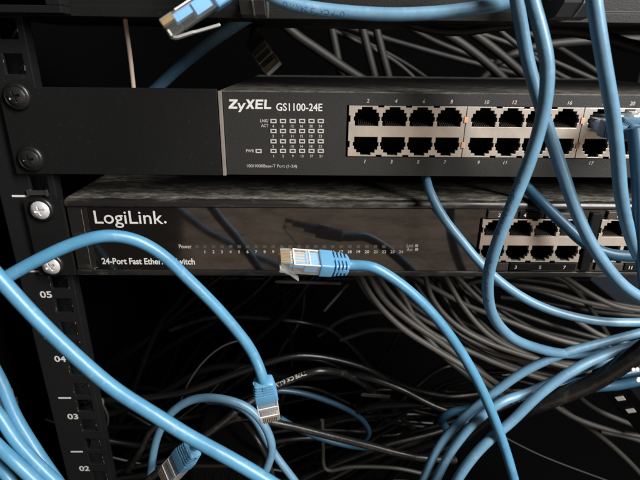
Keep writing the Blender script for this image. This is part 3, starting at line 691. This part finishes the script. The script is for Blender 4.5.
# ================================================================== grey cables under the switches
g = 'grey cables under the lower switch'
GL = [
 ([(350, 250, 60), (360, 276, 40), (376, 302, 26), (402, 328, 16), (436, 350, 10), (466, 368, 6), (494, 390, 6), (510, 402, 8)], 'grey', 'leftmost grey cable curving down under the lower switch'),
 ([(358, 250, 62), (369, 276, 42), (384, 300, 28), (410, 322, 18), (440, 342, 14), (474, 368, 10), (510, 392, 10), (532, 404, 14)], 'grey', 'grey cable second from the left under the lower switch'),
 ([(370, 250, 70), (378, 276, 52), (398, 302, 40), (430, 332, 32), (470, 352, 28), (520, 372, 24), (580, 384, 20)], 'grey', 'grey cable third from the left, flattening out to the right'),
 ([(380, 250, 70), (390, 276, 56), (404, 298, 46), (420, 328, 36), (446, 358, 26), (478, 384, 20), (490, 394, 22)], 'grey', 'steep grey cable crossing behind the plug cable'),
 ([(392, 250, 80), (401, 276, 70), (420, 305, 60), (462, 337, 52), (510, 356, 46), (560, 364, 40)], 'grey', 'grey cable passing behind the plug cable midway'),
 ([(418, 250, 80), (425, 276, 64), (432, 298, 54), (452, 322, 46), (488, 343, 40), (540, 360, 34), (600, 372, 30)], 'grey', 'grey cable dropping below the small activity dots'),
 ([(404, 272, 90), (430, 286, 80), (464, 304, 72), (500, 318, 66), (560, 340, 60), (640, 356, 54)], 'grey', 'long grey cable sloping gently to the right edge'),
 ([(436, 262, 76), (446, 278, 62), (464, 308, 50), (490, 336, 44), (520, 352, 40), (560, 366, 36)], 'grey', 'grey cable left of the bend of the bowed blue cable'),
 ([(442, 262, 92), (458, 278, 82), (486, 305, 76), (520, 328, 70), (570, 345, 64)], 'grey', 'grey cable crossing behind the bend of the bowed blue cable'),
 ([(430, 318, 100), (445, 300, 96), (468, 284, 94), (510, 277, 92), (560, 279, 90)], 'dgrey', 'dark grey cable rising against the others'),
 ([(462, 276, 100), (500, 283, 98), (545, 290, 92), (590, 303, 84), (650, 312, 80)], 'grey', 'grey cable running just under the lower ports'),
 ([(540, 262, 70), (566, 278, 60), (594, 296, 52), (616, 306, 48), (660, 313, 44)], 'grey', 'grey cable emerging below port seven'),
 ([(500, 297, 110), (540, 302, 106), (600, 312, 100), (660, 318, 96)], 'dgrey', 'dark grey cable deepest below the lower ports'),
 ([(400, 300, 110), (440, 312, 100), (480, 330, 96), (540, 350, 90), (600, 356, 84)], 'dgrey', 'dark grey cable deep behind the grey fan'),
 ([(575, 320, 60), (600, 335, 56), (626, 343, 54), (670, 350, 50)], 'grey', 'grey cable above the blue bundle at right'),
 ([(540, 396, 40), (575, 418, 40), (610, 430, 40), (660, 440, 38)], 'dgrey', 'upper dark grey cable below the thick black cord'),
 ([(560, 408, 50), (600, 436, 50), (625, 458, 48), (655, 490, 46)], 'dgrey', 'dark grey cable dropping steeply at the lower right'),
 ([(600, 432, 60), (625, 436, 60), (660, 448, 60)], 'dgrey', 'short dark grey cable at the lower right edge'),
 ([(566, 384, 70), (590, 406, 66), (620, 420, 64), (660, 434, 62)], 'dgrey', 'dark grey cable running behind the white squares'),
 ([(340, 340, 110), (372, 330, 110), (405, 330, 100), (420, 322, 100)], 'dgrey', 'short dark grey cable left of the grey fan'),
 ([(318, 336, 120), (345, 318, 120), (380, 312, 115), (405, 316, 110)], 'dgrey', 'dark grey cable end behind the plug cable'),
]
for pts, m_, lab in GL:
    if 505 < pts[-1][0] < 612 and pts[-1][1] < 390: pts.append((628, 366, pts[-1][2] + 4))
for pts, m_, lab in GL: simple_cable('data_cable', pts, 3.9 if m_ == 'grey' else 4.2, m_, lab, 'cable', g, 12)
rg = random.Random(11)
for base, n_ in ((0, 2), (2, 2), (4, 2), (6, 2), (7, 2), (10, 2), (5, 1), (8, 1)):
    for k in range(n_):
        dx, dy, dY = rg.uniform(6, 20) * (1 if k % 2 == 0 else -1), rg.uniform(-7, 7), rg.uniform(12, 40)
        pts = [(px + dx + rg.uniform(-3, 3), py + dy * (0.1 if i == 0 else 1) + rg.uniform(-3, 3), Y + dY) for i, (px, py, Y) in enumerate(GL[base][0])]
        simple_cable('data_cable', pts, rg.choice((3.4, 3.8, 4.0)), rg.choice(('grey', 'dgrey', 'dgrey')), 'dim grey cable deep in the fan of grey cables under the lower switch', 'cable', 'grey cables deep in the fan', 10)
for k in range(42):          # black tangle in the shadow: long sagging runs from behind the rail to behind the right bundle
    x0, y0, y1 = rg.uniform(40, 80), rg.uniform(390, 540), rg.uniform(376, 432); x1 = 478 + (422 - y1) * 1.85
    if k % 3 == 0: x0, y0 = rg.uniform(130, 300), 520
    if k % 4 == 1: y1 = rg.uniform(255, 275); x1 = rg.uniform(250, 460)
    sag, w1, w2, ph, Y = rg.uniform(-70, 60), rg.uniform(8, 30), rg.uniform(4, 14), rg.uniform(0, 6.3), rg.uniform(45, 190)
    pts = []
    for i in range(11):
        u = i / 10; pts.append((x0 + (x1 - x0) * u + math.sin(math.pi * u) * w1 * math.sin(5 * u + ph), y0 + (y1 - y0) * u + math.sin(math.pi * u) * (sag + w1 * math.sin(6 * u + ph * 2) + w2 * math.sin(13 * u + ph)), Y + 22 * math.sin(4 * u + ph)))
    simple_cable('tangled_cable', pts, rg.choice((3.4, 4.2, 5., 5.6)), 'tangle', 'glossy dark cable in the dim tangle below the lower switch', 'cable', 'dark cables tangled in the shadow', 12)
g = 'dark cables behind the upper switch'
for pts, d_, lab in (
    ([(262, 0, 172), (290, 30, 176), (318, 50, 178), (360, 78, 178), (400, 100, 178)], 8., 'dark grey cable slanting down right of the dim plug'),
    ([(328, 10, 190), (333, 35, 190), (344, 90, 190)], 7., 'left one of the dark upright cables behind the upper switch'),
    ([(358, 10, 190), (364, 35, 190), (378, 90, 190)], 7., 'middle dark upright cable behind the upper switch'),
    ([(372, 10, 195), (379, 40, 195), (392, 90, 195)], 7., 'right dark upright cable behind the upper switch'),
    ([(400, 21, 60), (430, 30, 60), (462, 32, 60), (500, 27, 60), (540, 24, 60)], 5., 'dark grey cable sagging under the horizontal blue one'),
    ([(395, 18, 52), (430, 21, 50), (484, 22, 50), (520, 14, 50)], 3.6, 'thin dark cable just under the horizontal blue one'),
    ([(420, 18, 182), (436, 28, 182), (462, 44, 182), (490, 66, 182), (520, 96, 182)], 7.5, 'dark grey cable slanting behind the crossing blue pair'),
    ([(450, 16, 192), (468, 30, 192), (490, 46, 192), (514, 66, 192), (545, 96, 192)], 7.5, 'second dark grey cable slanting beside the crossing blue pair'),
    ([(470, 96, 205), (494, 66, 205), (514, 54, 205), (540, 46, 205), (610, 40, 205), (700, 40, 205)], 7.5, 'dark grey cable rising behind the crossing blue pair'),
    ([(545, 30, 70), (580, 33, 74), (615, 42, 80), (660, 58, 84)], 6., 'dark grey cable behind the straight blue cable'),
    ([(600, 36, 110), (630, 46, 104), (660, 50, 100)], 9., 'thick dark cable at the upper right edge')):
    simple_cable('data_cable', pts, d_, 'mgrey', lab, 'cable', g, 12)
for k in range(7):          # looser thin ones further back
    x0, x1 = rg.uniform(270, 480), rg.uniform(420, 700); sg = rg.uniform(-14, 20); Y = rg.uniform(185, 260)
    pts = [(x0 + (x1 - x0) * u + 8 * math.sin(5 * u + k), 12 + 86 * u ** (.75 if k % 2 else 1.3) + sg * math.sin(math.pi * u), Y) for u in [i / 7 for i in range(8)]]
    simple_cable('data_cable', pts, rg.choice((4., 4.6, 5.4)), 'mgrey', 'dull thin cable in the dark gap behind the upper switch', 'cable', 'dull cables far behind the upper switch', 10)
# dim plug standing on the upper switch
plugged('dark grey cable with a dim clear plug lying on the upper switch lid', (261, 50, 78), (274, 70, 58), (-.45, -.7, .5), [(256, 26, 110), (262, 6, 130), (268, -12, 150)], 'grey', 'dboot', .2, 5.0, None)
simple_cable('thin_stick', [(119, -30, 16), (124, 10, 16), (126.5, 30, 16), (130, 55, 16), (134, 92, 16)], 2.3, 'bent', 'thin straight pale stick standing behind the long ear', 'stick')

# cut cable ties
for (x0, y0, x1, y1, Y), lab in (((275, 281.5, 341, 283.5, 60), 'level grey cable tie tail under the loose plug'), ((348, 284, 324, 311, 70), 'slanted grey cable tie tail under the loose plug'),
     ((361, 394.5, 390, 397, 60), 'wide pale tie tail in the dark middle')):
    a, c = at(x0, y0, Y), at(x1, y1, Y); d_ = (c - a).normalized(); up = Vector((0, -.4, 1)); up = (up - d_ * up.dot(d_)).normalized(); nn = d_.cross(up)
    w_ = 1.9 if 'wide' in lab else 1.15
    mb = MB(); mb.loft([[p_ + up * w_ * q + nn * .5, p_ - up * w_ * q + nn * .5, p_ - up * w_ * q - nn * .5, p_ + up * w_ * q - nn * .5] for p_, q in ((a, .6), (a.lerp(c, .06), 1), (c, 1))])
    tag(mb.build('cable_tie', 'tie', bevel=.15), lab, 'cable tie', 'cable tie tails')

# strip with white squares painted for light through its holes, lower right
st = empty('perforated_strip', at(620, 395, 20), 'black perforated strip with three white squares for light through its holes under the thick black cord', 'perforated strip')
a, c = at(596, 372, 26), at(650, 436, 26); d_ = (c - a).normalized(); up = Vector((.7, -.5, .6)); up = (up - d_ * up.dot(d_)).normalized(); nn = d_.cross(up)
if nn.y > 0: nn = -nn
mb = MB(); mb.loft([[p_ + up * 12 + nn * 0, p_ - up * 6 + nn * 0, p_ - up * 6 - nn * 18, p_ + up * 12 - nn * 18] for p_ in (a, c)]); mb.build('casing', 'pitch', st, bevel=1.)
for px, py in ((611, 387.5), (620.5, 399.8), (631, 412)):
    q = at(px, py, 24); q = q - nn * ((q - a).dot(nn) - .3)
    mb = MB(); mb.loft([[q + d_ * 2.2 + up * 2.6 + nn * y, q - d_ * 2.2 + up * 2.6 + nn * y, q - d_ * 2.2 - up * 2.6 + nn * y, q + d_ * 2.2 - up * 2.6 + nn * y] for y in (0, .3)])
    mb.build('light_hole', 'white', st)
sp = MB()  # white dots painted for light coming through panel holes
for px, py, r in ((633, 369.5, 1.1), (637, 369, 1.1), (638.5, 379.5, 1.5)):
    q = at(px, py, -32); disc(sp, q, r, Vector((0, -1, .3)), .6, 10)
tag(sp.build('light_dots', 'white'), 'tiny white dots painted for light through holes at the right edge beside the thick black cord', 'light dots')
# grey bracket at the left edge
bk = empty('wall_bracket', at(6, 400, -6), 'dusty grey bracket on the cabinet side behind the lower left cables', 'bracket')
a = at(0, 398, -8)
MB().box(a.x - 22, a.x + 8, -9, -6, a.z - 9, a.z + 6).build('plate', 'grey', bk, bevel=.6)
MB().box(a.x - 22, a.x + 7, -5.9, -3, a.z - 8, a.z - 3).build('lip', 'dgrey', bk, bevel=.4)
# black adapter in the shadow at the bottom
ad = empty('power_adapter', at(232, 462, 50), 'black boxy power adapter in the shadow inside the blue hoop', 'power adapter')
a = at(232, 462, 40)
MB().box(a.x - 30, a.x + 26, 26, 90, a.z - 26, a.z + 12).build('case', 'pitch', ad, bevel=3.)
mb = MB()
for i in range(6): mb.box(a.x - 18 + 6 * i, a.x - 15.6 + 6 * i, 25.0, 25.95, a.z - 12, a.z + 2)
mb.build('grip_ribs', 'pitch', ad, bevel=.3)

# ================================================================== light
w = bpy.data.worlds.new('World'); scene.world = w; w.use_nodes = True
w.node_tree.nodes['Background'].inputs[0].default_value = (.75, .85, 1, 1); w.node_tree.nodes['Background'].inputs[1].default_value = .03
def area(name, loc, tgt, sx, sy, power, col):
    l = bpy.data.lights.new(name, 'AREA'); l.shape = 'RECTANGLE'; l.size = sx; l.size_y = sy; l.energy = power; l.color = col
    o = bpy.data.objects.new(name, l); COL.objects.link(o); o.location = loc
    o.rotation_euler = (Vector(tgt) - Vector(loc)).to_track_quat('-Z', 'Y').to_euler(); return o
area('window_light', (.84, -.66, .70), (.14, -.02, .02), .26, .90, 33, (1, .975, .94))
area('room_bounce', (.46, -.95, -.26), (.26, 0, .06), 1.4, .62, 1.45, (1, .76, .57))
scene.view_settings.view_transform = 'Standard'; scene.view_settings.look = 'None'; scene.view_settings.exposure = 0; scene.view_settings.gamma = 1
